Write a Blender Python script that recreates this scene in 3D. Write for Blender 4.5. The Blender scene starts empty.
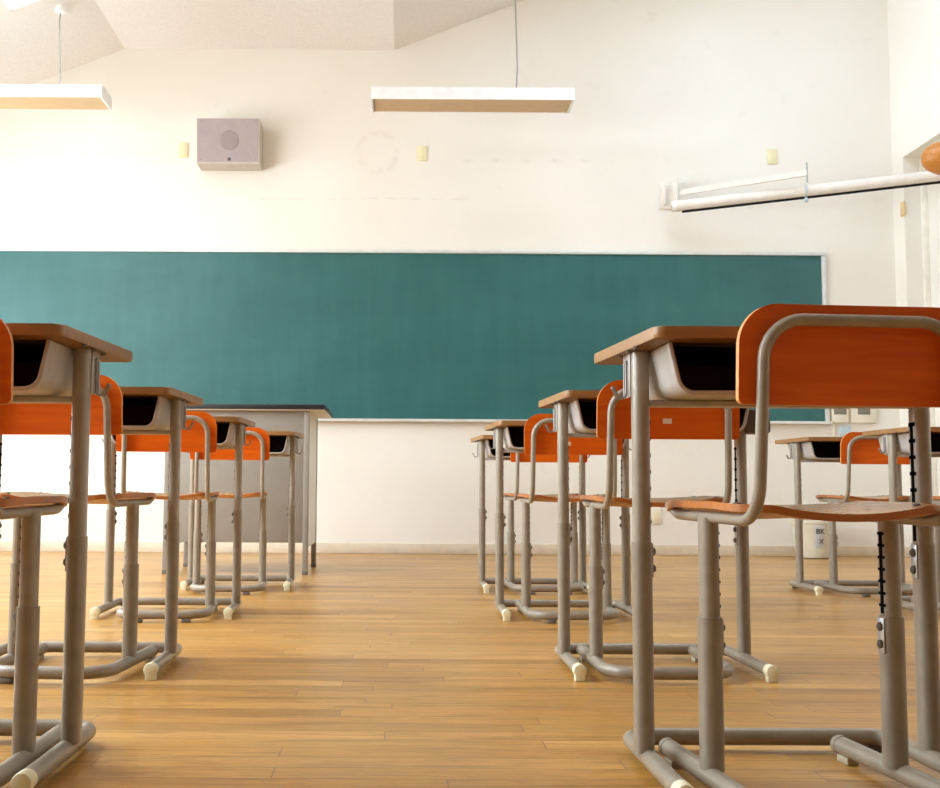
import bpy, bmesh, math, random
from mathutils import Vector, Matrix
random.seed(7)
PI = math.pi
S = bpy.context.scene
COL = S.collection

# ------------------------------------------------------------------ materials
def nt(name):
    m = bpy.data.materials.new(name); m.use_nodes = True
    t = m.node_tree
    return m, t, t.nodes['Principled BSDF']

def N(t, kind, **kw):
    n = t.nodes.new(kind)
    for k, v in kw.items():
        if k in n.inputs: n.inputs[k].default_value = v
        else: setattr(n, k, v)
    return n

def L(t, a, b): t.links.new(a, b)

def mix(t, fac, a, b, mode='MIX'):
    n = t.nodes.new('ShaderNodeMix'); n.data_type = 'RGBA'; n.blend_type = mode
    for sock, v in ((n.inputs[0], fac), (n.inputs[6], a), (n.inputs[7], b)):
        if hasattr(v, 'is_linked') or hasattr(v, 'links'): L(t, v, sock)
        else: sock.default_value = v if not isinstance(v, tuple) else (*v, 1)
    return n.outputs[2]

def ramp(t, fac, stops):
    r = t.nodes.new('ShaderNodeValToRGB')
    while len(r.color_ramp.elements) < len(stops): r.color_ramp.elements.new(.5)
    for e, (p, c) in zip(r.color_ramp.elements, stops):
        e.position = p; e.color = (*c, 1) if len(c) == 3 else c
    L(t, fac, r.inputs[0])
    return r.outputs[0]

def coords(t, scale=(1, 1, 1), rnd=0.0):
    tc = t.nodes.new('ShaderNodeTexCoord'); mp = t.nodes.new('ShaderNodeMapping')
    mp.inputs['Scale'].default_value = scale
    L(t, tc.outputs['Object'], mp.inputs['Vector'])
    if rnd:
        oi = t.nodes.new('ShaderNodeObjectInfo'); ml = N(t, 'ShaderNodeMath', operation='MULTIPLY'); ml.inputs[1].default_value = rnd
        L(t, oi.outputs['Random'], ml.inputs[0]); L(t, ml.outputs[0], mp.inputs['Location'])
    return mp.outputs[0]

def plain(name, col, rough=.5, spec=.5, metal=0.0, var=.06, scale=14, bump=0.0):
    m, t, p = nt(name)
    v = coords(t, rnd=3.0)
    nz = N(t, 'ShaderNodeTexNoise', Scale=scale, Detail=4.0); L(t, v, nz.inputs['Vector'])
    lo = tuple(c * (1 - var) for c in col); hi = tuple(min(1, c * (1 + var)) for c in col)
    L(t, ramp(t, nz.outputs[0], [(.3, lo), (.7, hi)]), p.inputs['Base Color'])
    p.inputs['Roughness'].default_value = rough
    p.inputs['Specular IOR Level'].default_value = spec
    p.inputs['Metallic'].default_value = metal
    if bump:
        b = N(t, 'ShaderNodeBump', Strength=bump, Distance=.002); L(t, nz.outputs[0], b.inputs['Height']); L(t, b.outputs[0], p.inputs['Normal'])
    return m

def wood(name, dark, light, rough=.35, scale=(3, 60, 60), spec=.5):
    m, t, p = nt(name)
    v = coords(t, scale, rnd=9.0)
    nz = N(t, 'ShaderNodeTexNoise', Scale=1.6, Detail=6.0, Distortion=.5); L(t, v, nz.inputs['Vector'])
    v2 = coords(t, (4, 9, 9), rnd=5.0)
    n2 = N(t, 'ShaderNodeTexNoise', Scale=1.0, Detail=3.0); L(t, v2, n2.inputs['Vector'])
    c = ramp(t, nz.outputs[0], [(.3, dark), (.68, light)])
    c = mix(t, .35, c, ramp(t, n2.outputs[0], [(.35, dark), (.65, light)]))
    L(t, c, p.inputs['Base Color'])
    p.inputs['Roughness'].default_value = rough; p.inputs['Specular IOR Level'].default_value = spec
    b = N(t, 'ShaderNodeBump', Strength=.08, Distance=.001); L(t, nz.outputs[0], b.inputs['Height']); L(t, b.outputs[0], p.inputs['Normal'])
    return m

M = {}
M['metal'] = plain('grey_beige_enamel', (.32, .275, .212), .28, .5, .0, .10, 30)
M['sleeve'] = plain('grey_beige_enamel_lower', (.285, .242, .184), .30, .5, .0, .10, 30)
M['boxmetal'] = plain('pale_grey_enamel', (.44, .41, .38), .40, .5, .0, .10, 22)
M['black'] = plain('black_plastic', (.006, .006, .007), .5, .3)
M['dark_slot'] = plain('dark_slot', (.004, .004, .004), .9, .05)
M['zinc'] = plain('zinc_plate', (.45, .46, .47), .35, .5, .7)
M['chrome'] = plain('steel_wire', (.30, .28, .26), .4, .5, .3)
M['cap'] = plain('cream_rubber', (.80, .75, .52), .5, .4)
M['padcream'] = plain('worn_cream_rubber', (.42, .37, .26), .6, .3)
M['pad'] = plain('grey_rubber', (.16, .14, .12), .7, .3)
M['orange'] = wood('orange_stained_plywood', (.62, .088, .001), (.80, .150, .002), .42, (3, 40, 40), .3)
M['plyedge'] = wood('plywood_edge', (.52, .20, .045), (.78, .36, .10), .45)
M['seat'] = wood('worn_seat_plywood', (.42, .175, .040), (.60, .29, .085), .26, (40, 3, 40), .6)
M['seatedge'] = wood('seat_edge_plywood', (.36, .105, .015), (.52, .185, .038), .4)
M['desk'] = wood('desk_top_plywood', (.145, .068, .017), (.25, .122, .032), .45)
M['deskedge'] = wood('desk_top_edge', (.23, .110, .030), (.37, .195, .065), .42)
M['sticker'] = plain('white_sticker', (.82, .62, .50), .5)
M['board'] = None
M['alu'] = plain('aluminium_trim', (.72, .74, .72), .35, .5, .3)
M['lampwhite'] = plain('white_lamp_enamel', (.88, .89, .90), .4)
M['lampcream'] = plain('cream_reflector', (.62, .43, .22), .45)
M['wire'] = plain('grey_cord', (.30, .28, .27), .6)
M['spk'] = plain('mauve_grey_case', (.40, .34, .34), .6, .3, 0, .04)
M['spkgrille'] = plain('speaker_mesh', (.33, .275, .275), .7, .3, 0, .12, 220)
M['spktrim'] = plain('beige_case_side', (.54, .49, .42), .55)
M['dark'] = plain('dark_badge', (.10, .08, .08), .5)
M['plate'] = plain('ivory_plate', (.82, .76, .50), .5, .4)
M['plateyellow'] = plain('yellowed_plate', (.72, .55, .28), .5, .4)
M['platewhite'] = plain('white_plate', (.80, .75, .62), .5, .4)
M['greywin'] = plain('grey_cover', (.22, .21, .17), .5, .4)
M['screenwhite'] = plain('white_screen_tube', (.76, .72, .65), .4)
M['lightblue'] = plain('pale_blue_plastic', (.50, .62, .68), .5)
M['fixwood'] = wood('orange_brown_wood', (.42, .15, .02), (.62, .26, .05), .4)
M['lectgrey'] = plain('warm_grey_steel', (.29, .262, .222), .45, .4, 0, .04)
M['lectside'] = plain('cream_steel', (.72, .69, .62), .45, .4, 0, .03)
M['lecttop'] = plain('black_edge', (.018, .018, .02), .45)
M['lectunder'] = plain('cream_board', (.70, .66, .56), .5)
M['bin'] = plain('ivory_bin', (.72, .68, .54), .4)
M['paper'] = plain('white_paper', (.86, .87, .90), .6)
M['ink'] = plain('black_ink', (.01, .01, .015), .6)
M['trim'] = plain('cream_trim', (.82, .79, .70), .45)
M['baseboard'] = plain('beige_baseboard', (.70, .61, .47), .5)
M['backwood'] = wood('dark_fill_cutting_wood', (.10, .06, .03), (.16, .10, .05), .5, (3, 3, 60))  # dark tone chosen to keep bounce light off the furniture
M['frame'] = plain('window_frame', (.70, .70, .68), .4)

def make_board():
    m, t, p = nt('green_chalkboard')
    v = coords(t, (.5, 1, 1.4))
    nz = N(t, 'ShaderNodeTexNoise', Scale=2.2, Detail=7.0, Roughness=.6); L(t, v, nz.inputs['Vector'])
    v2 = coords(t, (9, 1, 1.2))
    n2 = N(t, 'ShaderNodeTexNoise', Scale=1.2, Detail=4.0); L(t, v2, n2.inputs['Vector'])
    c = ramp(t, nz.outputs[0], [(.3, (.014, .100, .096)), (.75, (.034, .145, .142))])
    c = mix(t, .25, c, ramp(t, n2.outputs[0], [(.35, (.016, .108, .103)), (.7, (.048, .165, .162))]))
    L(t, c, p.inputs['Base Color'])
    p.inputs['Roughness'].default_value = .42; p.inputs['Specular IOR Level'].default_value = .5
    return m
M['board'] = make_board()

def make_wall(name, stains):
    m, t, p = nt(name)
    v = coords(t)
    nz = N(t, 'ShaderNodeTexNoise', Scale=1.1, Detail=6.0, Roughness=.55); L(t, v, nz.inputs['Vector'])
    c = ramp(t, nz.outputs[0], [(.3, (.80, .767, .692)), (.7, (.84, .812, .75))])
    if stains:
        sp = t.nodes.new('ShaderNodeSeparateXYZ'); L(t, v, sp.inputs[0])
        def mth(op, a, b=None, cl=False):
            n = N(t, 'ShaderNodeMath', operation=op); n.use_clamp = cl
            for i, x in enumerate((a, b)):
                if x is None: continue
                if isinstance(x, (int, float)): n.inputs[i].default_value = x
                else: L(t, x, n.inputs[i])
            return n.outputs[0]
        fine = N(t, 'ShaderNodeTexNoise', Scale=14.0, Detail=5.0); L(t, v, fine.inputs['Vector'])
        # a round mark left by a clock
        dx = mth('SUBTRACT', sp.outputs[0], -.181); dz = mth('SUBTRACT', sp.outputs[2], 3.07)
        d = mth('SQRT', mth('ADD', mth('MULTIPLY', dx, dx), mth('MULTIPLY', dz, dz)))
        ring = mth('SUBTRACT', 1.0, mth('MULTIPLY', mth('ABSOLUTE', mth('SUBTRACT', d, .15)), 22), True)
        ring = mth('MULTIPLY', ring, mth('MULTIPLY', mth('SUBTRACT', fine.outputs[0], .38), 3.0, True), True)
        c = mix(t, mth('MULTIPLY', ring, .5), c, (.66, .60, .52))
        # row of five scuffs and a hairline crack
        zz = mth('SUBTRACT', 1.0, mth('MULTIPLY', mth('ABSOLUTE', mth('SUBTRACT', sp.outputs[2], 3.006)), 40), True)
        fr = mth('FRACT', mth('DIVIDE', mth('SUBTRACT', sp.outputs[0], .40), .2235))
        xx = mth('SUBTRACT', 1.0, mth('MULTIPLY', mth('ABSOLUTE', mth('SUBTRACT', fr, .5)), 3.6), True)
        rng = mth('MULTIPLY', mth('GREATER_THAN', sp.outputs[0], .40), mth('LESS_THAN', sp.outputs[0], 1.50))
        sc = mth('MULTIPLY', mth('MULTIPLY', zz, xx), rng)
        sc = mth('MULTIPLY', sc, mth('MULTIPLY', mth('SUBTRACT', fine.outputs[0], .36), 4.0, True), True)
        c = mix(t, mth('MULTIPLY', sc, .5), c, (.55, .50, .44))
        wob = mth('MULTIPLY', mth('SUBTRACT', nz.outputs[0], .5), .05)
        ck = mth('SUBTRACT', 1.0, mth('MULTIPLY', mth('ABSOLUTE', mth('ADD', mth('SUBTRACT', sp.outputs[2], 2.70), wob)), 110), True)
        rng2 = mth('MULTIPLY', mth('GREATER_THAN', sp.outputs[0], -1.1), mth('LESS_THAN', sp.outputs[0], .6))
        ck = mth('MULTIPLY', mth('MULTIPLY', ck, rng2), mth('MULTIPLY', mth('SUBTRACT', fine.outputs[0], .42), 5.0, True), True)
        c = mix(t, mth('MULTIPLY', ck, .45), c, (.60, .54, .46))
        spot = N(t, 'ShaderNodeTexNoise', Scale=6.0, Detail=6.0); L(t, v, spot.inputs['Vector'])
        c = mix(t, mth('MULTIPLY', mth('MULTIPLY', mth('SUBTRACT', spot.outputs[0], .66), 9.0, True), .18), c, (.62, .56, .48))
    L(t, c, p.inputs['Base Color'])
    p.inputs['Roughness'].default_value = .6; p.inputs['Specular IOR Level'].default_value = .3
    b = N(t, 'ShaderNodeBump', Strength=.12, Distance=.004)
    n3 = N(t, 'ShaderNodeTexNoise', Scale=9.0, Detail=8.0); L(t, v, n3.inputs['Vector'])
    L(t, n3.outputs[0], b.inputs['Height']); L(t, b.outputs[0], p.inputs['Normal'])
    return m
M['wall'] = make_wall('cream_painted_wall', True)
M['wallplain'] = make_wall('cream_painted_side_wall', False)

def make_ceiling():
    m, t, p = nt('acoustic_ceiling')
    v = coords(t)
    nz = N(t, 'ShaderNodeTexNoise', Scale=55.0, Detail=5.0, Roughness=.7); L(t, v, nz.inputs['Vector'])
    c = ramp(t, nz.outputs[0], [(.40, (.75, .725, .69)), (.60, (.81, .79, .76))])
    L(t, c, p.inputs['Base Color']); p.inputs['Roughness'].default_value = .85
    b = N(t, 'ShaderNodeBump', Strength=.15, Distance=.004); L(t, nz.outputs[0], b.inputs['Height']); L(t, b.outputs[0], p.inputs['Normal'])
    return m
M['ceiling'] = make_ceiling()

def make_floor():
    m, t, p = nt('strip_wood_floor')
    v = coords(t)
    def mth(op, a, b=None):
        n = N(t, 'ShaderNodeMath', operation=op)
        for k, x in enumerate((a, b)):
            if x is None: continue
            if isinstance(x, (int, float)): n.inputs[k].default_value = x
            else: L(t, x, n.inputs[k])
        return n.outputs[0]
    sp = t.nodes.new('ShaderNodeSeparateXYZ'); L(t, v, sp.inputs[0])
    PW, PL = .0745, .92
    yr = mth('DIVIDE', mth('ADD', sp.outputs[1], 50.0), PW); row = mth('FLOOR', yr); fy = mth('FRACT', yr)
    wr = t.nodes.new('ShaderNodeTexWhiteNoise'); wr.noise_dimensions = '1D'; L(t, row, wr.inputs['W'])
    xr = mth('ADD', mth('DIVIDE', mth('ADD', sp.outputs[0], 50.0), PL), mth('MULTIPLY', wr.outputs['Value'], 9.7)); cl = mth('FLOOR', xr); fx = mth('FRACT', xr)
    cb = t.nodes.new('ShaderNodeCombineXYZ'); L(t, row, cb.inputs[0]); L(t, cl, cb.inputs[1])
    wn = t.nodes.new('ShaderNodeTexWhiteNoise'); wn.noise_dimensions = '2D'; L(t, cb.outputs[0], wn.inputs['Vector'])
    ey = mth('MULTIPLY', mth('MINIMUM', fy, mth('SUBTRACT', 1.0, fy)), PW); ex = mth('MULTIPLY', mth('MINIMUM', fx, mth('SUBTRACT', 1.0, fx)), PL)
    gap = mth('LESS_THAN', mth('MINIMUM', ey, ex), .0012)
    g = N(t, 'ShaderNodeTexNoise', Scale=1.0, Detail=7.0, Roughness=.6, Distortion=.8)
    vm = coords(t, (3.0, 48, 1))
    off = t.nodes.new('ShaderNodeVectorMath'); off.operation = 'ADD'
    sc = t.nodes.new('ShaderNodeVectorMath'); sc.operation = 'SCALE'; sc.inputs['Scale'].default_value = 37.0
    L(t, wn.outputs['Color'], sc.inputs[0]); L(t, vm, off.inputs[0]); L(t, sc.outputs[0], off.inputs[1]); L(t, off.outputs[0], g.inputs['Vector'])
    base = ramp(t, wn.outputs['Value'], [(0, (.36, .172, .028)), (.25, (.58, .312, .066)), (.55, (.50, .250, .045)), (.8, (.66, .375, .098)), (1, (.42, .208, .036))])
    grain = ramp(t, g.outputs[0], [(.32, (.42, .33, .22)), (.45, (.86, .82, .75)), (.68, (1.12, 1.10, 1.05))])
    c = mix(t, .85, base, grain, 'MULTIPLY')
    vf = coords(t, (22, 210, 1)); fg = N(t, 'ShaderNodeTexNoise', Scale=1.0, Detail=3.0, Roughness=.6); L(t, vf, fg.inputs['Vector'])
    c = mix(t, .6, c, ramp(t, fg.outputs[0], [(.30, (.55, .45, .32)), (.5, (1, 1, 1)), (.75, (1.12, 1.1, 1.06))]), 'MULTIPLY')
    wear = N(t, 'ShaderNodeTexNoise', Scale=1.7, Detail=6.0, Roughness=.65); L(t, v, wear.inputs['Vector'])
    c = mix(t, ramp(t, wear.outputs[0], [(.45, (0, 0, 0)), (.75, (.40, .40, .40))]), c, (.40, .235, .10))
    vk = coords(t, (2.2, 8, 1)); kn = N(t, 'ShaderNodeTexNoise', Scale=1.3, Detail=6.0, Roughness=.68); L(t, vk, kn.inputs['Vector'])
    c = mix(t, ramp(t, kn.outputs[0], [(.52, (0, 0, 0)), (.76, (.5, .5, .5))]), c, (.26, .135, .05))
    c = mix(t, mth('MULTIPLY', gap, .8), c, (.20, .095, .03))
    L(t, c, p.inputs['Base Color'])
    rr = N(t, 'ShaderNodeMapRange'); rr.inputs[3].default_value = .24; rr.inputs[4].default_value = .44
    L(t, wear.outputs[0], rr.inputs[0]); L(t, rr.outputs[0], p.inputs['Roughness'])
    p.inputs['Specular IOR Level'].default_value = .5
    b = N(t, 'ShaderNodeBump', Strength=.10, Distance=.002)
    hh = N(t, 'ShaderNodeMath', operation='SUBTRACT'); L(t, g.outputs[0], hh.inputs[0]); L(t, gap, hh.inputs[1])
    L(t, hh.outputs[0], b.inputs['Height']); L(t, b.outputs[0], p.inputs['Normal'])
    return m
M['floor'] = make_floor()

def make_glass():
    m, t, p = nt('window_glass')
    out = t.nodes['Material Output']
    tr = t.nodes.new('ShaderNodeBsdfTransparent'); tr.inputs[0].default_value = (.97, .99, 1, 1)
    gl = t.nodes.new('ShaderNodeBsdfGlossy'); gl.inputs['Roughness'].default_value = .02
    mx = t.nodes.new('ShaderNodeMixShader'); mx.inputs[0].default_value = .06
    L(t, tr.outputs[0], mx.inputs[1]); L(t, gl.outputs[0], mx.inputs[2]); L(t, mx.outputs[0], out.inputs[0])
    return m
M['glass'] = make_glass()

# ------------------------------------------------------------------ mesh helpers
def bm_new(): return bmesh.new()

def add_box(bm, lo, hi, bevel=0.0, seg=2):
    r = bmesh.ops.create_cube(bm, size=1.0)
    vs = r['verts']
    for v in vs:
        v.co = Vector([(lo[i] + hi[i]) / 2 + v.co[i] * (hi[i] - lo[i]) for i in range(3)])
    if bevel:
        es = list({e for v in vs for e in v.link_edges})
        bmesh.ops.bevel(bm, geom=es, offset=bevel, segments=seg, affect='EDGES', profile=.5)

def add_prism(bm, poly, axis, a, b):
    """extrude a 2D polygon along an axis between a and b"""
    def p3(u, v, w):
        return {'x': (w, u, v), 'y': (u, w, v), 'z': (u, v, w)}[axis]
    A = [bm.verts.new(p3(u, v, a)) for u, v in poly]; B = [bm.verts.new(p3(u, v, b)) for u, v in poly]
    n = len(poly)
    fs = [bm.faces.new(A), bm.faces.new(B[::-1])]
    for i in range(n): fs.append(bm.faces.new((A[i], B[i], B[(i + 1) % n], A[(i + 1) % n])))
    return fs

def circle_prof(r, n=14): return [(r * math.cos(2 * PI * i / n), r * math.sin(2 * PI * i / n)) for i in range(n)]

def stadium(w, d, n=8):
    """narrow in x (w), long in y (d)"""
    r = w / 2; h = d / 2 - r; out = []
    for i in range(n + 1): a = PI * i / n; out.append((r * math.cos(a), h + r * math.sin(a)))
    for i in range(n + 1): a = PI + PI * i / n; out.append((r * math.cos(a), -h + r * math.sin(a)))
    return out

def fillet(pts, rad, seg=7):
    pts = [Vector(p) for p in pts]; out = [pts[0]]
    for i in range(1, len(pts) - 1):
        r = rad[i - 1] if isinstance(rad, (list, tuple)) else rad
        a, b, c = pts[i - 1], pts[i], pts[i + 1]
        u = (a - b).normalized(); w = (c - b).normalized()
        ang = u.angle(w)
        if ang > PI - .02 or r <= 0: out.append(b); continue
        t = min(r / math.tan(ang / 2), (a - b).length * .49, (c - b).length * .49); rr = t * math.tan(ang / 2)
        ctr = b + (u + w).normalized() * (rr / math.sin(ang / 2))
        s = (b + u * t) - ctr; e = (b + w * t) - ctr
        ax = s.cross(e).normalized(); tot = s.angle(e)
        for k in range(seg + 1): out.append(ctr + Matrix.Rotation(tot * k / seg, 3, ax) @ s)
    out.append(pts[-1]); return out

def add_tube(bm, pts, r, n=12, prof=None, caps=True):
    pts = [Vector(p) for p in pts]; prof = prof or circle_prof(r, n); n = len(prof)
    rings = []; up = None
    for i, p in enumerate(pts):
        t = ((pts[i + 1] - p).normalized() if i < len(pts) - 1 else Vector()) + ((p - pts[i - 1]).normalized() if i else Vector())
        t.normalize()
        if up is None:
            up = Vector((0, 0, 1)) if abs(t.z) < .9 else Vector((0, 1, 0))
        up = (up - t * up.dot(t)).normalized(); sd = t.cross(up)
        rings.append([bm.verts.new(p + sd * a + up * b) for a, b in prof])
    for A, B in zip(rings, rings[1:]):
        for i in range(n): bm.faces.new((A[i], A[(i + 1) % n], B[(i + 1) % n], B[i]))
    if caps: bm.faces.new(rings[0][::-1]); bm.faces.new(rings[-1])

def add_cyl(bm, a, b, r, n=16, bev=0.0):
    a, b = Vector(a), Vector(b); d = (b - a).normalized()
    if bev:
        add_loft(bm, a, d, [(0, r - bev), (bev, r), ((b - a).length - bev, r), ((b - a).length, r - bev)], n)
    else: add_tube(bm, [a, b], r, n)

def add_loft(bm, o, d, prof, n=20):
    """lathe: (distance along d, radius)"""
    o, d = Vector(o), Vector(d).normalized()
    u = d.orthogonal().normalized(); w = d.cross(u); rings = []
    for h, r in prof:
        rings.append([bm.verts.new(o + d * h + (u * math.cos(2 * PI * i / n) + w * math.sin(2 * PI * i / n)) * max(r, 1e-5)) for i in range(n)])
    for A, B in zip(rings, rings[1:]):
        for i in range(n): bm.faces.new((A[i], A[(i + 1) % n], B[(i + 1) % n], B[i]))
    bm.faces.new(rings[0][::-1]); bm.faces.new(rings[-1])

def obj(name, bm, mats, parent=None, sharp=35):
    bmesh.ops.recalc_face_normals(bm, faces=bm.faces[:])
    me = bpy.data.meshes.new(name); bm.to_mesh(me); bm.free()
    for m in (mats if isinstance(mats, (list, tuple)) else [mats]): me.materials.append(m)
    for p in me.polygons: p.use_smooth = True
    me.set_sharp_from_angle(angle=math.radians(sharp))
    o = bpy.data.objects.new(name, me); COL.objects.link(o)
    if parent: o.parent = parent
    return o

def tag(o, label, cat, group=None):
    o['label'] = label; o['category'] = cat
    if group: o['group'] = group
    return o

def thing(name, label, cat, loc=(0, 0, 0), rz=0, group=None):
    e = bpy.data.objects.new(name, None); e.empty_display_size = .1; COL.objects.link(e)
    e.location = loc; e.rotation_euler = (0, 0, rz)
    return tag(e, label, cat, group)

def struct(name, bm, m, parent=None, sharp=35):
    o = obj(name, bm, m, parent, sharp)
    if not parent: o['kind'] = 'structure'
    return o

def copy_tree(o, parent=None):
    c = o.copy(); COL.objects.link(c)
    if parent: c.parent = parent
    for ch in list(o.children): copy_tree(ch, c)
    return c

# ------------------------------------------------------------------ the room
XL, XR, YB, YF = -4.2, 3.779, -2.2, 8.6
bm = bm_new(); add_box(bm, (XL - .3, YB - .3, -.12), (XR + .4, YF + .3, 0)); struct('floor', bm, M['floor'])
bm = bm_new(); add_box(bm, (XL - .3, YF, 0), (XR + .4, YF + .2, 5.7)); struct('wall_front', bm, M['wall'])
# back wall, behind the viewer; unseen, coloured dark to cut fill from behind
bm = bm_new(); add_box(bm, (XL - .3, YB - .2, 0), (XR + .4, YB, 5.7)); struct('wall_back', bm, M['backwood'])
# left wall with four windows
WIN = [(1.0, 2.8), (3.4, 5.2), (5.7, 8.2)]
WZ0, WZ1 = .95, 2.5
bm = bm_new()
add_box(bm, (XL - .2, YB, 0), (XL, YF, WZ0)); add_box(bm, (XL - .2, YB, WZ1), (XL, YF, 3.4))
edges = [YB] + [v for w in WIN for v in w] + [YF]
for a, b in zip(edges[0::2], edges[1::2]): add_box(bm, (XL - .2, a, WZ0), (XL, b, WZ1))
struct('wall_left', bm, M['wallplain'])
for i, (a, b) in enumerate(WIN):
    bm = bm_new()
    for lo, hi in (((a, WZ0), (b, WZ0 + .05)), ((a, WZ1 - .05), (b, WZ1)), ((a, WZ0), (a + .05, WZ1)), ((b - .05, WZ0), (b, WZ1)), (((a + b) / 2 - .03, WZ0), ((a + b) / 2 + .03, WZ1))):
        add_box(bm, (XL - .14, lo[0], lo[1]), (XL - .08, hi[0], hi[1]))
    w = struct('window_%d' % (i + 1), bm, M['frame'])
    bm = bm_new(); add_box(bm, (XL - .113, a + .04, WZ0 + .04), (XL - .107, b - .04, WZ1 - .04)); obj('pane', bm, M['glass'], w)
# right wall: lower wall, upper wall above the niche, niche 0.16 m deep
NY0, NY1, NZ = 7.80, 8.41, 2.995
bm = bm_new()
add_box(bm, (XR, YB, 0), (XR + .3, NY0, 5.7))
add_box(bm, (XR, NY1, 0), (XR + .3, YF, 5.7))
add_box(bm, (XR, NY0, NZ), (XR + .3, NY1, 5.7))
add_box(bm, (XR + .165, NY0, 0), (XR + .3, NY1, NZ))
struct('wall_right', bm, M['wallplain'])
bm = bm_new(); add_box(bm, (XR + .12, NY1 - .028, 0), (XR + .165, NY1, NZ), .004); struct('trim_1', bm, M['trim'])
# ceiling: slope, flat strip, slope (with the roof window in the left slope)
CXa, CXb, CZ, K = -2.152, -.063, 3.878, .405
def cz(x): return CZ + K * (x - CXa) if x < CXa else CZ if x < CXb else CZ + K * (x - CXb)
SX0, SX1, SY0, SY1 = -2.647, -2.30, 5.7, 7.455
bm = bm_new()
def slab(x0, x1, y0, y1):
    h = .18
    add_prism(bm, [(x0, cz(x0)), (x1, cz(x1)), (x1, cz(x1) + h), (x0, cz(x0) + h)], 'y', y0, y1)
RX0, RX1, RY0, RY1 = -3.9, -2.9, 1.6, 5.2
slab(XL - .2, RX0, YB, YF); slab(RX0, RX1, YB, RY0); slab(RX0, RX1, RY1, YF); slab(RX1, SX0, YB, YF); slab(SX0, SX1, YB, SY0); slab(SX0, SX1, SY1, YF); slab(SX1, CXa, YB, YF)
slab(CXa, CXb, YB, YF); QX0, QX1, QY0, QY1 = .9, 2.9, 5.2, 7.4
slab(CXb, QX0, YB, YF); slab(QX0, QX1, YB, QY0); slab(QX0, QX1, QY1, YF); slab(QX1, XR + .4, YB, YF)
bmesh.ops.remove_doubles(bm, verts=bm.verts[:], dist=.0005)
struct('ceiling', bm, M['ceiling'], sharp=10)
bm = bm_new()
for x0, x1, y0, y1 in ((SX0, SX0 + .025, SY0, SY1), (SX1 - .025, SX1, SY0, SY1), (SX0, SX1, SY0, SY0 + .025), (SX0, SX1, SY1 - .025, SY1)):
    add_prism(bm, [(x0, cz(x0) - .004), (x1, cz(x1) - .004), (x1, cz(x1) + .19), (x0, cz(x0) + .19)], 'y', y0, y1)
w5 = struct('window_4', bm, M['lampwhite'])
bm = bm_new(); add_prism(bm, [(SX0 + .02, cz(SX0) + .10), (SX1 - .02, cz(SX1) + .10), (SX1 - .02, cz(SX1) + .106), (SX0 + .02, cz(SX0) + .106)], 'y', SY0 + .02, SY1 - .02); obj('pane', bm, M['glass'], w5)
def added_roof_window(name, X0, X1, Y0, Y1):  # added openings out of view, put in to brighten the upper wall
    bm = bm_new(); ym = (Y0 + Y1) / 2
    for x0, x1, y0, y1 in ((X0, X0 + .04, Y0, Y1), (X1 - .04, X1, Y0, Y1), (X0, X1, Y0, Y0 + .04), (X0, X1, Y1 - .04, Y1), (X0, X1, ym - .02, ym + .02)):
        add_prism(bm, [(x0, cz(x0) + .01), (x1, cz(x1) + .01), (x1, cz(x1) + .17), (x0, cz(x0) + .17)], 'y', y0, y1)
    w = struct(name, bm, M['frame'])
    bm = bm_new(); add_prism(bm, [(X0 + .03, cz(X0) + .10), (X1 - .03, cz(X1) + .10), (X1 - .03, cz(X1) + .106), (X0 + .03, cz(X0) + .106)], 'y', Y0 + .03, Y1 - .03); obj('pane', bm, M['glass'], w)
added_roof_window('window_5', RX0, RX1, RY0, RY1); added_roof_window('window_6', QX0, QX1, QY0, QY1)
bm = bm_new(); add_box(bm, (XL, YF - .014, 0), (XR, YF, .078), .003); struct('baseboard_front', bm, M['baseboard'])
bm = bm_new(); add_box(bm, (XR - .014, NY1, 0), (XR, YF - .014, .078), .003); struct('baseboard_right', bm, M['baseboard'])

# ------------------------------------------------------------------ chalkboard
BX0, BX1, BZ0, BZ1 = -3.62, 3.238, .985, 2.300
ck = thing('chalkboard', 'long green chalkboard in a thin pale metal frame on the front wall', 'chalkboard', (0, YF, BZ0))
bm = bm_new(); add_box(bm, (BX0 + .02, -.022, .015), (BX1 - .02, -.004, BZ1 - BZ0 - .015)); obj('board_surface', bm, M['board'], ck)
bm = bm_new(); add_box(bm, (BX0, -.04, BZ1 - BZ0 - .026), (BX1, -.002, BZ1 - BZ0), .004); obj('top_frame', bm, M['alu'], ck)
for x in (BX0, BX1 - .032):
    bm = bm_new(); add_box(bm, (x, -.034, .024), (x + .032, -.002, BZ1 - BZ0 - .026), .004); obj('side_frame', bm, M['alu'], ck)
bm = bm_new(); add_prism(bm, [(-.075, .004), (-.075, .022), (-.068, .022), (-.066, .012), (-.03, .012), (-.026, .024), (-.002, .024), (-.002, 0), (-.07, 0)], 'x', BX0, BX1); obj('chalk_tray', bm, M['alu'], ck)

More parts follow.
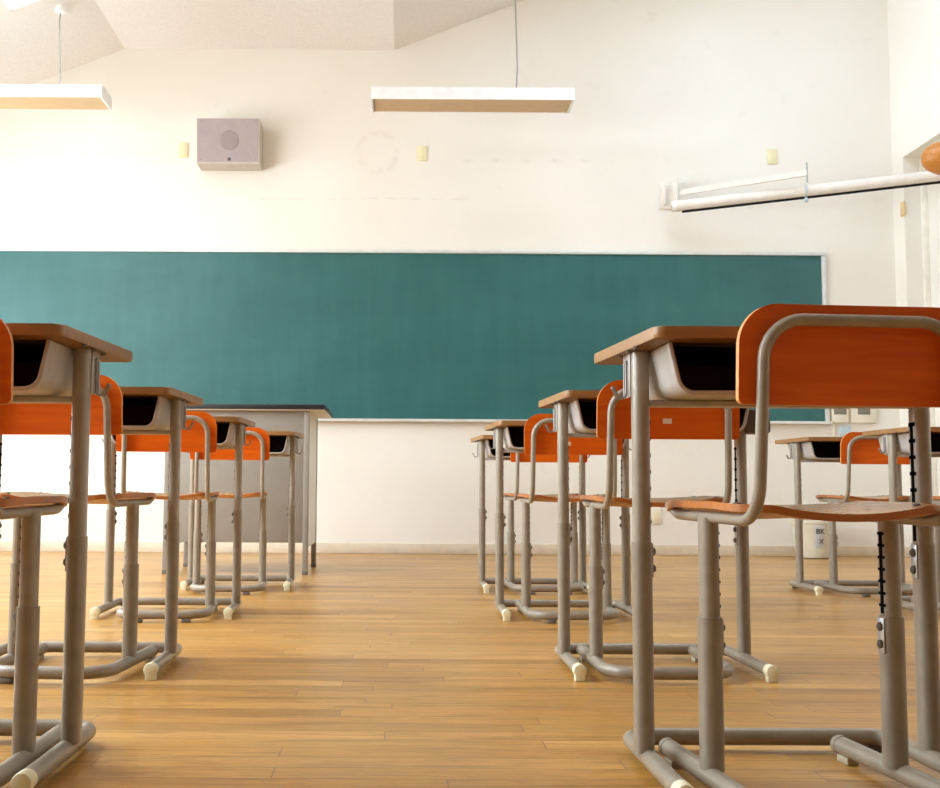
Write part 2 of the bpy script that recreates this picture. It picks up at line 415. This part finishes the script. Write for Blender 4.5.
# ------------------------------------------------------------------ desks
def make_desk():
    r = thing('student_desk', '', 'desk', group='school desks in rows')
    HX, DX = .29, .245
    # top
    bm = bm_new()
    TN = .027
    q = [Vector((0, .205, 0)), Vector((HX, .205, 0)), Vector((HX - TN, -.192, 0)), Vector((-HX + TN, -.192, 0)), Vector((-HX, .205, 0)), Vector((0, .205, 0))]
    poly = [(p.x, p.y) for p in fillet(q, [.016, .018, .018, .016], 5)][:-1]
    fs = add_prism(bm, poly, 'z', .718, .737)
    rim = [e for f in fs[:2] for e in f.edges]
    bmesh.ops.bevel(bm, geom=rim, offset=.003, segments=2, affect='EDGES', profile=.5)
    for f in bm.faces:
        f.normal_update()
        f.material_index = 0 if abs(f.normal.z) > .95 else 1
    obj('desktop', bm, [M['desk'], M['deskedge']], r)
    # book box: sheet-metal tray open to the pupil
    def uprof(off=0.0, top=.7165):
        pts = [Vector((-.2295 + off, 0, top)), Vector((-.212 + off, 0, .634 + off)), Vector((.212 - off, 0, .634 + off)), Vector((.2295 - off, 0, top))]
        return [(p.x, p.z) for p in fillet(pts, .028 - off * .5, 6)]
    bm = bm_new()
    o, i = uprof(0), uprof(.0025)
    add_prism(bm, o + i[::-1], 'y', -.142, .175)
    bx = obj('book_box', bm, M['boxmetal'], r)
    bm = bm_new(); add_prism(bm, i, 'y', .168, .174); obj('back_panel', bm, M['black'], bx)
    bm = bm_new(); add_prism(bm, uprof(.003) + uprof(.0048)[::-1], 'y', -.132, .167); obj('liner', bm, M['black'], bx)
    bm = bm_new(); add_tube(bm, [(x, -.143, z) for x, z in uprof(.001)], .0042, 8); obj('rolled_lip', bm, M['boxmetal'], bx)
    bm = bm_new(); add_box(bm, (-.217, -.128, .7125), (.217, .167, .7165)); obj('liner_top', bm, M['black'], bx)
    bm = bm_new(); add_box(bm, (-DX + .012, -.012, .6225), (DX - .012, .012, .6335), .003); obj('cross_bar', bm, M['boxmetal'], r)
    # floor frame: feet with a far crossbar
    zf, rt = .0265, .0155
    bm = bm_new()
    add_tube(bm, fillet([(-DX + .004, -.232, zf), (-DX + .006, .157, zf), (DX - .006, .157, zf), (DX - .004, -.232, zf)], .035, 7), rt, 14)
    base = obj('base_frame', bm, M['sleeve'], r)
    for s in (-1, 1):
        x = s * (DX - .004)
        bm = bm_new(); add_loft(bm, (x, -.222, zf), (0, -1, 0), [(0, .0164), (.0275, .0166), (.0298, .0155), (.0303, .0145)], 18)
        add_box(bm, (x - .0125, -.2515, .0), (x + .0125, -.226, .017), .0015); obj('foot_cap', bm, M['cap'], base)
        bm = bm_new(); add_box(bm, (s * (DX - .03) - .012, .145, 0), (s * (DX - .03) + .012, .170, .013), .003); obj('foot_pad', bm, M['pad'], base)
    # legs
    for s in (-1, 1):
        x = s * DX
        bm = bm_new(); add_tube(bm, [(x, 0, .36), (x, 0, .7175)], 0, prof=stadium(.0285, .042)); lg = obj('leg', bm, M['metal'], r)
        bm = bm_new(); add_tube(bm, [(x, 0, .034), (x, 0, .384), (x, 0, .388)], 0, prof=stadium(.0322, .046)); obj('sleeve', bm, M['sleeve'], lg)
        xi = x - s * .01425   # inner face
        bm = bm_new()
        add_box(bm, (xi - .0008, -.0052, .392), (xi + .0008, .0052, .598))
        for k in range(7): add_box(bm, (xi - .0008, -.0105, .420 + .0285 * k), (xi + .0008, .0105, .4265 + .0285 * k))
        obj('height_slot', bm, M['dark_slot'], lg)
        xs = x - s * .0162
        bm = bm_new(); add_box(bm, (xs - .0015, -.011, .328), (xs + .0015, .011, .386), .001); pl = obj('bolt_plate', bm, M['zinc'], lg)
        for z in (.343, .372):
            bm = bm_new(); add_loft(bm, (xs - s * .001, 0, z), (-s, 0, 0), [(0, .0075), (.003, .0075), (.006, .0045), (.0068, .001)], 12); obj('bolt', bm, M['pad'], lg)
        # gusset plate under the top and the bag hook
        xo = x + s * .0152
        bm = bm_new(); add_box(bm, (xo - .001, .006, .640), (xo + .001, .060, .717), .0008)
        gp = obj('hook_plate', bm, M['boxmetal'], r)
        bm = bm_new()
        xx = xo + s * .004
        for yy in (.022, .036):
            add_tube(bm, fillet([(xx, yy, .703), (xx, yy, .640), (xx + s * .014, yy - .004, .638), (xx + s * .025, yy - .010, .657)], [.008, .008], 5), .0021, 8)
        add_tube(bm, [(xx, .022, .703), (xx, .036, .703)], .0024, 8)
        add_tube(bm, [(xx + s * .025, .012, .657), (xx + s * .025, .026, .657)], .0021, 8)
        obj('bag_hook', bm, M['chrome'], gp)
        for yy in (-.075, -.02, .05):
            bm = bm_new(); add_loft(bm, (x + s * .0235, yy, .7185), (0, 0, -1), [(0, .005), (.004, .005), (.006, .002)], 10); obj('screw', bm, M['pad'], r)
    return r

# ------------------------------------------------------------------ chairs
def make_chair():
    r = thing('student_chair', '', 'chair', group='orange school chairs')
    LX = .153
    zf, rt = .0265, .0155
    bm = bm_new()
    add_tube(bm, fillet([(-.158, .197, zf), (-.158, -.212, zf), (.158, -.212, zf), (.158, .197, zf)], .085, 9), rt, 14)
    base = obj('base_frame', bm, M['sleeve'], r)
    for s in (-1, 1):
        bm = bm_new(); add_loft(bm, (s * .158, .190, zf), (0, 1, 0), [(0, .0163), (.012, .0163), (.016, .012)], 14); obj('end_plug', bm, M['sleeve'], base)
        bm = bm_new(); add_box(bm, (s * .158 - .011, .150, 0), (s * .158 + .011, .190, .013), .003); obj('foot_pad', bm, M['padcream'], base)
        bm = bm_new(); add_box(bm, (s * .085 - .016, -.224, 0), (s * .085 + .016, -.200, .013), .003); obj('foot_pad', bm, M['pad'], base)
    for s in (-1, 1):
        x = s * LX
        bm = bm_new(); add_tube(bm, [(x, 0, .25), (x, 0, .432)], 0, prof=stadium(.0290, .039)); lg = obj('leg', bm, M['metal'], r)
        bm = bm_new(); add_tube(bm, [(x, 0, .034), (x, 0, .270), (x, 0, .274)], 0, prof=stadium(.0355, .045)); obj('sleeve', bm, M['sleeve'], lg)
        xi = x - s * .0145
        bm = bm_new(); add_box(bm, (xi - .0008, -.0046, .278), (xi + .0008, .0046, .410))
        for k in range(7): add_box(bm, (xi - .0008, -.0095, .289 + .0193 * k), (xi + .0008, .0095, .2935 + .0193 * k))
        obj('height_slot', bm, M['dark_slot'], lg)
        xs = x - s * .0178
        bm = bm_new(); add_box(bm, (xs - .0015, -.0105, .214), (xs + .0015, .0105, .271), .001); obj('bolt_plate', bm, M['zinc'], lg)
        for z in (.229, .257):
            bm = bm_new(); add_loft(bm, (xs - s * .001, 0, z), (-s, 0, 0), [(0, .007), (.003, .007), (.0055, .004), (.0062, .001)], 12); obj('bolt', bm, M['pad'], lg)
    # one bent tube: seat rails, uprights and the loop over the backrest
    hl = [(-.153, .185, .449), (-.153, .140, .434), (-.150, -.195, .431), (-.147, -.222, .722)]
    path = hl + [(-p[0], p[1], p[2]) for p in hl[::-1]]
    bm = bm_new(); add_tube(bm, fillet(path, [.06, .062, .058, .058, .062, .06], 9), .0091, 12); obj('back_frame', bm, M['metal'], r)
    # seat: thin moulded plywood, dipping at the rear, rolling down at the front
    bm = bm_new(); nx, ny = 16, 16
    def sz(u, v):
        z = .4585 - .013 * (1 - u * u) * (1 - .55 * v)
        z -= .004 * max(0, .35 - v) / .35
        if v > .8: z -= .016 * ((v - .8) / .2) ** 2
        return z
    top, bot = [], []
    for j in range(ny + 1):
        v = j / ny; y = -.178 + .370 * v
        rr = .045
        dy = max(0, rr - (y + .178), y - (.192 - rr)); ins = rr - math.sqrt(max(0, rr * rr - dy * dy)) if dy > 0 else 0
        w = .170 - .004 * (1 - v) - ins
        A, B = [], []
        for i in range(nx + 1):
            u = -1 + 2 * i / nx; z = sz(u, v)
            A.append(bm.verts.new((u * w, y, z))); B.append(bm.verts.new((u * w, y, z - .0115)))
        top.append(A); bot.append(B)
    for j in range(ny):
        for i in range(nx):
            bm.faces.new((top[j][i], top[j][i + 1], top[j + 1][i + 1], top[j + 1][i])); bm.faces.new((bot[j][i], bot[j + 1][i], bot[j + 1][i + 1], bot[j][i + 1]))
    ring = [(0, i) for i in range(nx)] + [(j, nx) for j in range(ny)] + [(ny, i) for i in range(nx, 0, -1)] + [(j, 0) for j in range(ny, 0, -1)]
    for (a, b), (c, d) in zip(ring, ring[1:] + ring[:1]):
        f = bm.faces.new((top[a][b], bot[a][b], bot[c][d], top[c][d])); f.material_index = 1
    st = obj('seat', bm, [M['seat'], M['seatedge']], r, 50)
    for x in (-.145, .145):
        for y, zz in ((-.10, .4555), (.12, .4555)):
            bm = bm_new(); add_loft(bm, (x, y, zz - .001), (0, 0, 1), [(0, .0065), (.002, .006), (.0035, .003)], 10); obj('screw', bm, M['pad'], st)
    # backrest: plywood with big upper corners, gently curved
    bm = bm_new(); W, Z0, Z1, RC, RB = .180, .600, .747, .060, .010
    pts = []
    for cx, czz, rr, a0 in ((W - RC, Z1 - RC, RC, 0), (-W + RC, Z1 - RC, RC, 90), (-W + RB, Z0 + RB, RB, 180), (W - RB, Z0 + RB, RB, 270)):
        k = 8
        for q in range(k + 1):
            a = math.radians(a0 + 90 * q / k); pts.append((cx + rr * math.cos(a), czz + rr * math.sin(a)))
    def outline(s, dy): return [bm.verts.new((x * s, dy + .16 * x * x * -1 + (z - .6) * -.07, (z - .67) * (1 - (1 - s) * W / .075) + .67)) for x, z in pts]
    # build front and back as ladder strips so that the curve holds
    nX = 24
    def half_h(x):
        ax = abs(x)
        zt = Z1 if ax <= W - RC else Z1 - RC + math.sqrt(max(0, RC ** 2 - (ax - W + RC) ** 2))
        zb = Z0 if ax <= W - RB else Z0 + RB - math.sqrt(max(0, RB ** 2 - (ax - W + RB) ** 2))
        return zt, zb
    xs_ = sorted({round(-W * math.cos(PI * i / 40), 5) for i in range(41)})
    def yy(x, z, f): return -.2125 + .005 + f * .0105 - .12 * (x * x - .142 ** 2) - (z - .722) * .075 * (1 if z < .722 else 1)
    cols = []
    for x in xs_:
        zt, zb = half_h(x)
        zs = [zb, zb + .003 * (zt > zb + .02), (zt + zb) / 2, zt - .003 * (zt > zb + .02), zt]
        fr = [bm.verts.new((x, yy(x, z, 0), z)) for z in zs]; bk = [bm.verts.new((x, yy(x, z, 1), z)) for z in zs]
        cols.append((fr, bk))
    for (a, b), (c, d) in zip(cols, cols[1:]):
        for k in range(4):
            bm.faces.new((a[k], a[k + 1], c[k + 1], c[k])); bm.faces.new((b[k], d[k], d[k + 1], b[k + 1]))
        for k in (0, 4):
            f = bm.faces.new((a[k], c[k], d[k], b[k])); f.material_index = 1
    for a, b in (cols[0], cols[-1]):
        for k in range(4):
            f = bm.faces.new((a[k], a[k + 1], b[k + 1], b[k])); f.material_index = 1
    bk = obj('backrest', bm, [M['orange'], M['plyedge']], r, 40)
    for x in (-.147, .147):
        bm = bm_new(); add_loft(bm, (x, -.1960, .645), (0, 1, 0), [(0, .006), (.0025, .0055), (.004, .003)], 10); obj('rivet', bm, M['zinc'], bk)
    return r

def sticker(chair, x, z):
    bk = [c for c in chair.children if c.name.startswith('backrest')][0]
    y = -.2075 - .12 * (x * x - .142 ** 2) - (z - .722) * .075
    bm = bm_new(); add_box(bm, (x - .011, y - .0012, z - .0065), (x + .011, y + .0002, z + .0065))
    o = obj('sticker', bm, M['sticker'], bk); o['label'] = 'small pale sticker'

DESKS = [
 (.664, 1.987, 1, 'tan-topped school desk nearest the camera in the row right of the aisle'),
 (.696, 3.150, 0, 'second school desk from the camera in the row right of the aisle'),
 (.635, 4.456, 0, 'third school desk from the camera in the row right of the aisle'),
 (.648, 5.583, 0, 'school desk closest to the chalkboard in the row right of the aisle'),
 (2.187, 5.575, 0, 'school desk in front of the white bin in the row by the right wall'),
 (2.275, 4.700, 0, 'school desk cut off by the right edge of the photo, behind the biggest orange chair'),
 (-.813, 2.027, 0, 'big dark-edged school desk nearest the camera in the row left of the aisle'),
 (-.860, 3.122, .7, 'second school desk from the camera in the row left of the aisle'),
 (-.872, 4.445, 2, 'third school desk from the camera in the row left of the aisle'),
 (-.774, 5.650, 1.5, 'school desk nearest the grey lectern in the row left of the aisle')]
CHAIRS = [
 (.652, 1.870, 5.6, 'large orange chair in the right foreground seen from behind, right part out of the frame'),
 (.679, 3.080, 0, 'orange school chair with a pale sticker, seen under the nearest desk right of the aisle'),
 (.636, 4.375, 0, 'third orange chair from the camera right of the aisle, with a pale sticker'),
 (.688, 5.510, 2, 'farthest orange chair from the camera in the row right of the aisle'),
 (2.226, 5.490, 0, 'orange school chair in front of the white bin by the right wall'),
 (2.310, 4.610, 0, 'school chair at the right edge of the photo of which mostly the seat shows'),
 (-.778, 1.948, 0, 'orange chair cut off by the left edge of the photo, nearest the camera'),
 (-.855, 3.034, -4, 'orange chair under the big foreground desk left of the aisle'),
 (-.862, 4.328, 5, 'third orange chair from the camera in the row left of the aisle'),
 (-.796, 5.412, 6, 'farthest orange chair in the left row, in front of the grey lectern')]
dk = make_desk()
for i, (x, y, a, lab) in enumerate(DESKS):
    o = dk if i == 0 else copy_tree(dk)
    o.location = (x, y, 0); o.rotation_euler.z = math.radians(a); o['label'] = lab; o.scale.z = {6: 1.006, 8: 1.012, 9: 1.022}.get(i, 1)
ch = make_chair(); chairs = []
for i, (x, y, a, lab) in enumerate(CHAIRS):
    o = ch if i == 0 else copy_tree(ch)
    o.location = (x, y, 0); o.rotation_euler.z = math.radians(a); o['label'] = lab; o.scale.z = {0: 1.004, 6: 1.005}.get(i, 1.012); chairs.append(o)
sticker(chairs[1], -.002, .645); sticker(chairs[2], -.02, .640)

d2 = [o for o in bpy.data.objects if o.get('category') == 'desk' and abs(o.location.y - 3.150) < .01][0]
bm = bm_new(); add_box(bm, (.252, -.04, .636), (.318, .05, .700), .006); so = obj('side_holder', bm, M['dark'], d2); so['label'] = 'dark box-shaped holder on the desk side'
# ------------------------------------------------------------------ lectern
lt = thing('lectern', 'grey steel lectern with a black-edged top standing below the chalkboard', 'lectern', (-.916, 6.42, -.008))
W2, D2 = .406, .66
for sx in (-1, 1):
    for y0 in (0, D2 - .03):
        x0 = sx * W2 - (.03 if sx > 0 else 0)
        bm = bm_new(); add_box(bm, (x0, y0, .012), (x0 + .03, y0 + .03, .925), .003); lg = obj('leg', bm, M['lectgrey'], lt)
        bm = bm_new(); add_box(bm, (x0 - .001, y0 - .001, .008), (x0 + .031, y0 + .031, .03), .003); obj('foot', bm, M['pad'], lg)
    x0 = sx * W2 - (.012 if sx > 0 else -.004)
    bm = bm_new(); add_box(bm, (x0, .03, .16), (x0 + .008, D2 - .03, .925)); obj('side_panel', bm, M['lectside'], lt)
bm = bm_new(); add_box(bm, (-W2 + .03, .006, .185), (W2 - .03, .016, .925), .002); obj('front_panel', bm, M['lectgrey'], lt)
bm = bm_new(); add_box(bm, (-W2 - .085, -.03, .926), (W2 + .085, D2 + .05, .938), .003); tp = obj('top', bm, M['lectunder'], lt)
bm = bm_new(); add_box(bm, (-W2 - .087, -.034, .930), (W2 + .087, D2 + .052, .959), .004); obj('edge_band', bm, M['lecttop'], tp)

# ------------------------------------------------------------------ pendant lamps
def make_lamp():
    r = thing('pendant_lamp', '', 'lamp', group='long pendant lamps')
    HL = .683
    bm = bm_new(); add_prism(bm, [(0, .002), (0, .085), (.06, .092), (.21, .092), (.27, .085), (.27, .002), (.262, .002), (.262, .075), (.008, .075), (.008, .002)], 'x', -HL, HL); obj('housing', bm, M['lampwhite'], r)
    bm = bm_new(); add_prism(bm, [(.008, .003), (.135, .013), (.262, .003), (.262, .010), (.135, .020), (.008, .010)], 'x', -HL + .012, HL - .012); obj('reflector', bm, M['lampcream'], r)
    for s in (-1, 1):
        a, b = (-HL - .004, -HL + .008) if s < 0 else (HL - .008, HL + .004)
        bm = bm_new(); add_prism(bm, [(-.001, 0), (-.001, .086), (.06, .094), (.21, .094), (.271, .086), (.271, 0)], 'x', a, b); obj('end_cap', bm, M['lampwhite'], r)
    return r
def lamp_cord(r, x, top, rose):
    bm = bm_new()
    pts = [(x, .135, .09)] + [(x + .010 * math.sin(k * 2.1) * (1 if k % 2 else -.6), .135, .09 + (top - .09) * k / 6) for k in range(1, 6)] + [(x, .135, top)]
    add_tube(bm, pts, .0048, 8); obj('cord', bm, M['wire'], r)
    bm = bm_new(); add_loft(bm, (x, .135, top - rose), (0, 0, 1), [(0, .028), (.01, .04), (rose + .03, .04)], 18); obj('ceiling_rose', bm, M['lampwhite'], r)
LZ, LY = 3.104, 7.5
l1 = make_lamp(); l1['label'] = 'long white pendant lamp hanging above the middle of the chalkboard'
l2 = copy_tree(l1); l2['label'] = 'long white pendant lamp cut off by the left edge of the photo'
l1.location = (.4805, LY, LZ); l2.location = (-2.03 - .683, LY, LZ)
lamp_cord(l1, .305, cz(.79) - LZ, .04); lamp_cord(l2, .353, cz(-2.36) - LZ, .05)

# ------------------------------------------------------------------ loudspeaker
sp = thing('loudspeaker', 'boxy mauve-grey loudspeaker with a round grille high on the front wall', 'loudspeaker', (-1.304, YF, 2.915))
bm = bm_new(); add_prism(bm, [(-.235, .335), (-.195, 0), (-.004, 0), (-.004, .335)], 'x', -.236, .236); obj('cabinet', bm, M['spktrim'], sp)
bm = bm_new(); add_box(bm, (-.15, -.006, .05), (.15, -.001, .28), .001); obj('mount_plate', bm, M['zinc'], sp)
def on_face(z): return -.235 + .04 * (1 - z / .335)
nrm = Vector((0, -.335, -.04)).normalized()
bm = bm_new(); add_prism(bm, [(on_face(.332) - .004, .332), (on_face(.012) - .004, .012), (on_face(.012) + .003, .012), (on_face(.332) + .003, .332)], 'x', -.232, .226); fp = obj('front_panel', bm, M['spk'], sp)
bm = bm_new(); add_loft(bm, (.008, on_face(.172) - .004, .172), nrm, [(0, .074), (.0025, .072), (.003, .066)], 28); obj('grille', bm, M['spkgrille'], sp)
bm = bm_new(); add_loft(bm, (.008, on_face(.030) - .004, .032), nrm, [(0, .014), (.003, .012)], 14); obj('badge', bm, M['dark'], sp)
for x in (-.205, .205):
    for z in (.03, .315):
        bm = bm_new(); add_loft(bm, (x, on_face(z) - .004, z), nrm, [(0, .006), (.002, .005)], 10); obj('screw', bm, M['spkgrille'], sp)

# ------------------------------------------------------------------ wall plates
def wall_plate(loc, label, w=.076, h=.118, rz=0, m='plate'):
    r = thing('wall_plate', label, 'wall plate', loc, rz, 'ivory blank plates high on the walls')
    bm = bm_new(); add_box(bm, (-w / 2, -.012, -h / 2), (w / 2, 0, h / 2), .004); pl = obj('cover', bm, M[m], r)
    bm = bm_new(); add_box(bm, (-w * .32, -.0135, -h * .36), (w * .32, -.011, h * .36), .001); obj('insert', bm, M[m], r)
wall_plate((-1.684, YF, 3.073), 'small ivory wall plate just left of the loudspeaker')
wall_plate((.158, YF, 3.06), 'small ivory wall plate on the front wall below the middle pendant lamp')
wall_plate((2.856, YF, 3.05), 'small ivory wall plate above the projection screen tube')
wall_plate((XR, 8.425, 2.605), 'narrow yellow wall plate on the corner edge below the screen tube', .07, .11, -PI / 2, 'plateyellow')

# lower wall: outlet and two switch boxes beside the board
ot = thing('wall_outlet', 'small ivory outlet plate low on the front wall behind the desk legs', 'outlet', (1.923, YF, .292))
bm = bm_new(); add_box(bm, (-.046, -.010, -.06), (.046, 0, .06), .004); obj('cover', bm, M['platewhite'], ot)
bm = bm_new(); add_box(bm, (-.018, -.0125, -.035), (.018, -.009, .035), .001); obj('socket', bm, M['plate'], ot)
for x, w, lab in ((3.318, .125, 'white switch box with a grey window touching the right end of the chalkboard'), (3.497, .19, 'wider white switch box with a grey window, second from the chalkboard')):
    b = thing('switch_box', lab, 'switch box', (x, YF, 1.0), 0, 'switch boxes beside the chalkboard')
    bm = bm_new(); add_box(bm, (-w / 2, -.03, 0), (w / 2, 0, .20), .005); obj('cover', bm, M['platewhite'], b)
    bm = bm_new(); add_box(bm, (-.047, -.034, .062), (.047, -.029, .135), .002); obj('cover_window', bm, M['greywin'], b)
bm = bm_new(); add_box(bm, (3.268, YF - .014, .90), (3.284, YF, 1.0), .003); tag(obj('conduit_strip', bm, M['platewhite']), 'short pale conduit running down below the first switch box', 'cord cover')  # pale wiring conduit fixed to the wall
bm = bm_new(); add_box(bm, (3.315, YF - .02, .90), (3.40, YF, .975), .008); tag(obj('tray_clip', bm, M['lightblue']), 'small pale blue-grey clip on the wall below the switch boxes', 'holder')  # small clip fixed flat to the wall

# ------------------------------------------------------------------ projection screen on its wall arm
ps = thing('projection_screen', 'rolled white projection screen tube slanting across the right corner of the front wall', 'projection screen', (2.085, YF, 2.60))
O = Vector((2.085, YF, 2.60))
A = Vector((2.055, 8.40, 2.607)) - O; B = Vector((3.80, 7.832, 2.696)) - O; D = (B - A).normalized()
bm = bm_new(); add_tube(bm, [A, B], .041, 20); obj('tube', bm, M['screenwhite'], ps)
bm = bm_new(); add_tube(bm, [A - D * .02, A + D * .015], .043, 20); obj('end_cap', bm, M['lampwhite'], ps)
dn = Vector((0, 0, -.047))
bm = bm_new(); add_tube(bm, [A + dn + D * .05, B + dn - D * .02], .0095, 10); obj('bottom_bar', bm, M['black'], ps)
bm = bm_new(); add_box(bm, (-.105, -.016, .035), (.085, -.0015, .245), .004); bp = obj('wall_mount', bm, M['screenwhite'], ps)
bm = bm_new(); add_box(bm, (-.02, -.19, .05), (.0, -.014, .22), .004); add_box(bm, (-.075, -.035, .06), (-.055, -.014, .22), .003); obj('bracket_flange', bm, M['screenwhite'], bp)
P0 = Vector((2.10, 8.43, 2.72)) - O; P1 = Vector((2.905, 8.0, 2.755)) - O
bm = bm_new(); add_tube(bm, [P0, P1], .016, 8, prof=[(-.010, -.021), (.010, -.021), (.010, .021), (-.010, .021)]); arm = obj('support_arm', bm, M['screenwhite'], ps)
bm = bm_new(); add_tube(bm, [P1 + Vector((0, 0, -.07)), P1 + Vector((0, 0, .075))], .006, 8); obj('hook_rod', bm, M['zinc'], arm)
Q = A + D * ((2.935 - O.x - A.x) / D.x)
bm = bm_new(); add_tube(bm, [Q - D * .007, Q + D * .007], .045, 20); cl = obj('clamp', bm, M['lightblue'], ps)
bm = bm_new(); add_loft(bm, Q + Vector((0, 0, -.045)), (0, 0, -1), [(0, .010), (.02, .018), (.035, .012)], 12); obj('clamp_knob', bm, M['lightblue'], cl)

# rounded wooden fixture on the right wall
fx = thing('wooden_fixture', 'rounded orange-brown wooden fixture on the right wall in front of the screen tube', 'wall fixture', (XR - .004, 7.55, 2.735))
bm = bm_new(); add_loft(bm, (-.02, 0, 0), (-1, 0, 0), [(0, .06), (.03, .085), (.06, .118)] + [(.06 + .175 * math.sin(a), .118 * math.cos(a)) for a in [PI / 2 * k / 9 for k in range(1, 10)]], 28); obj('dome', bm, M['fixwood'], fx)
bm = bm_new(); add_loft(bm, (0, 0, 0), (-1, 0, 0), [(0, .09), (.015, .09), (.022, .08)], 24); obj('mount_disc', bm, M['fixwood'], fx)

# ------------------------------------------------------------------ bin with its paper label
bn = thing('waste_bin', 'round ivory waste bin with a white lettered label against the front wall', 'bin', (3.01, 8.36, 0))
bm = bm_new(); H = .268; r0, r1 = .118, .150
add_loft(bm, (0, 0, .004), (0, 0, 1), [(0, r0 - .006), (.006, r0), (H - .02, r1 - .003), (H - .018, r1 + .004), (H, r1 + .004), (H, r1 - .004), (.012, r0 - .006)], 36); obj('body', bm, M['bin'], bn)
def rad(z): return r0 + (r1 - r0) * z / H
def wrap(bm, ang0, off):
    for v in bm.verts:
        z = v.co.z; R = rad(z) + off + v.co.y; a = ang0 + v.co.x / rad(z)
        v.co = Vector((R * math.sin(a), -R * math.cos(a), z))
bm = bm_new()
gx = [-.036 + .072 * i / 10 for i in range(11)]; gz = (.080, .245)
vv = [[bm.verts.new((x, 0, z)) for z in gz] for x in gx]
for a, b in zip(vv, vv[1:]): bm.faces.new((a[0], b[0], b[1], a[1]))
g = bmesh.ops.solidify(bm, geom=bm.faces[:], thickness=.001)
ANG = .02
wrap(bm, ANG, .0018); pp = obj('paper_label', bm, M['paper'], bn)
def letters(txt, size, x, z):
    cu = bpy.data.curves.new('lettering', 'FONT'); cu.body = txt; cu.size = size; cu.align_x = 'CENTER'; cu.extrude = .0004; cu.offset = .0006
    t = bpy.data.objects.new('lettering', cu); COL.objects.link(t)
    dg = bpy.context.evaluated_depsgraph_get(); me = bpy.data.meshes.new_from_object(t.evaluated_get(dg))
    bpy.data.objects.remove(t)
    b = bm_new(); b.from_mesh(me)
    for v in b.verts: v.co = Vector((x + v.co.x, -v.co.z, z + v.co.y))
    wrap(b, ANG, .0034); return obj('lettering', b, M['ink'], pp)
letters('BK', .052, .004, .180); letters('X', .048, .012, .110)
letters('C', .052, .092, .180)

# ------------------------------------------------------------------ light
w = bpy.data.worlds.new('sky'); S.world = w; w.use_nodes = True
bg = w.node_tree.nodes['Background']; bg.inputs[0].default_value = (.86, .93, 1.0, 1); bg.inputs[1].default_value = 4.0
def area(name, loc, rot, sx, sy, power, col):
    l = bpy.data.lights.new(name, 'AREA'); l.shape = 'RECTANGLE'; l.size = sx; l.size_y = sy; l.energy = power; l.color = col
    o = bpy.data.objects.new(name, l); COL.objects.link(o); o.location = loc; o.rotation_euler = rot
    return o
for (a, b) in WIN:
    area('window_daylight', (XL - .25, (a + b) / 2, (WZ0 + WZ1) / 2), (0, -PI / 2, 0), WZ1 - WZ0, b - a, (70 if a < 5 else 38) * (b - a), (.95, .975, 1.0))
area('slope_fill_light', ((RX0 + RX1) / 2, (RY0 + RY1) / 2, cz((RX0 + RX1) / 2) + .26), (0, -math.atan(K), 0), RX1 - RX0, RY1 - RY0, 260, (.82, .91, 1.0))  # fill light over the added left-slope opening
area('ridge_fill_light', ((QX0 + QX1) / 2, (QY0 + QY1) / 2, cz((QX0 + QX1) / 2) + .26), (0, -math.atan(K), 0), QX1 - QX0, QY1 - QY0, 42, (.50, .72, 1.0))  # blue fill for the upper right wall, over the added right-slope opening
area('roof_daylight', ((SX0 + SX1) / 2, (SY0 + SY1) / 2, 4.1), (0, 0, 0), .3, 1.6, 40, (.9, .95, 1.0))

# ------------------------------------------------------------------ camera
F = 1140.0; TH = math.atan(96 / F); RO = .006
fw = Vector((0, math.cos(TH), math.sin(TH))); up0 = Vector((0, -math.sin(TH), math.cos(TH))); r0_ = Vector((1, 0, 0))
R = r0_ * math.cos(RO) + up0 * math.sin(RO); U = up0 * math.cos(RO) - r0_ * math.sin(RO)
cam = bpy.data.cameras.new('camera'); co = bpy.data.objects.new('camera', cam); COL.objects.link(co)
mt = Matrix((R, U, -fw)).transposed().to_4x4(); mt.translation = (0, 0, .475); co.matrix_world = mt
cam.sensor_width = 36; cam.sensor_fit = 'HORIZONTAL'; cam.lens = F / 940 * 36; cam.shift_x = (470 - 400) / 940
cam.clip_start = .02
S.camera = co
S.view_settings.view_transform = 'Standard'; S.view_settings.look = 'None'; S.view_settings.gamma = 1
S.view_settings.exposure = 0.13
try: S.cycles.use_denoising = True; S.cycles.max_bounces = 10; S.cycles.diffuse_bounces = 8
except Exception: pass
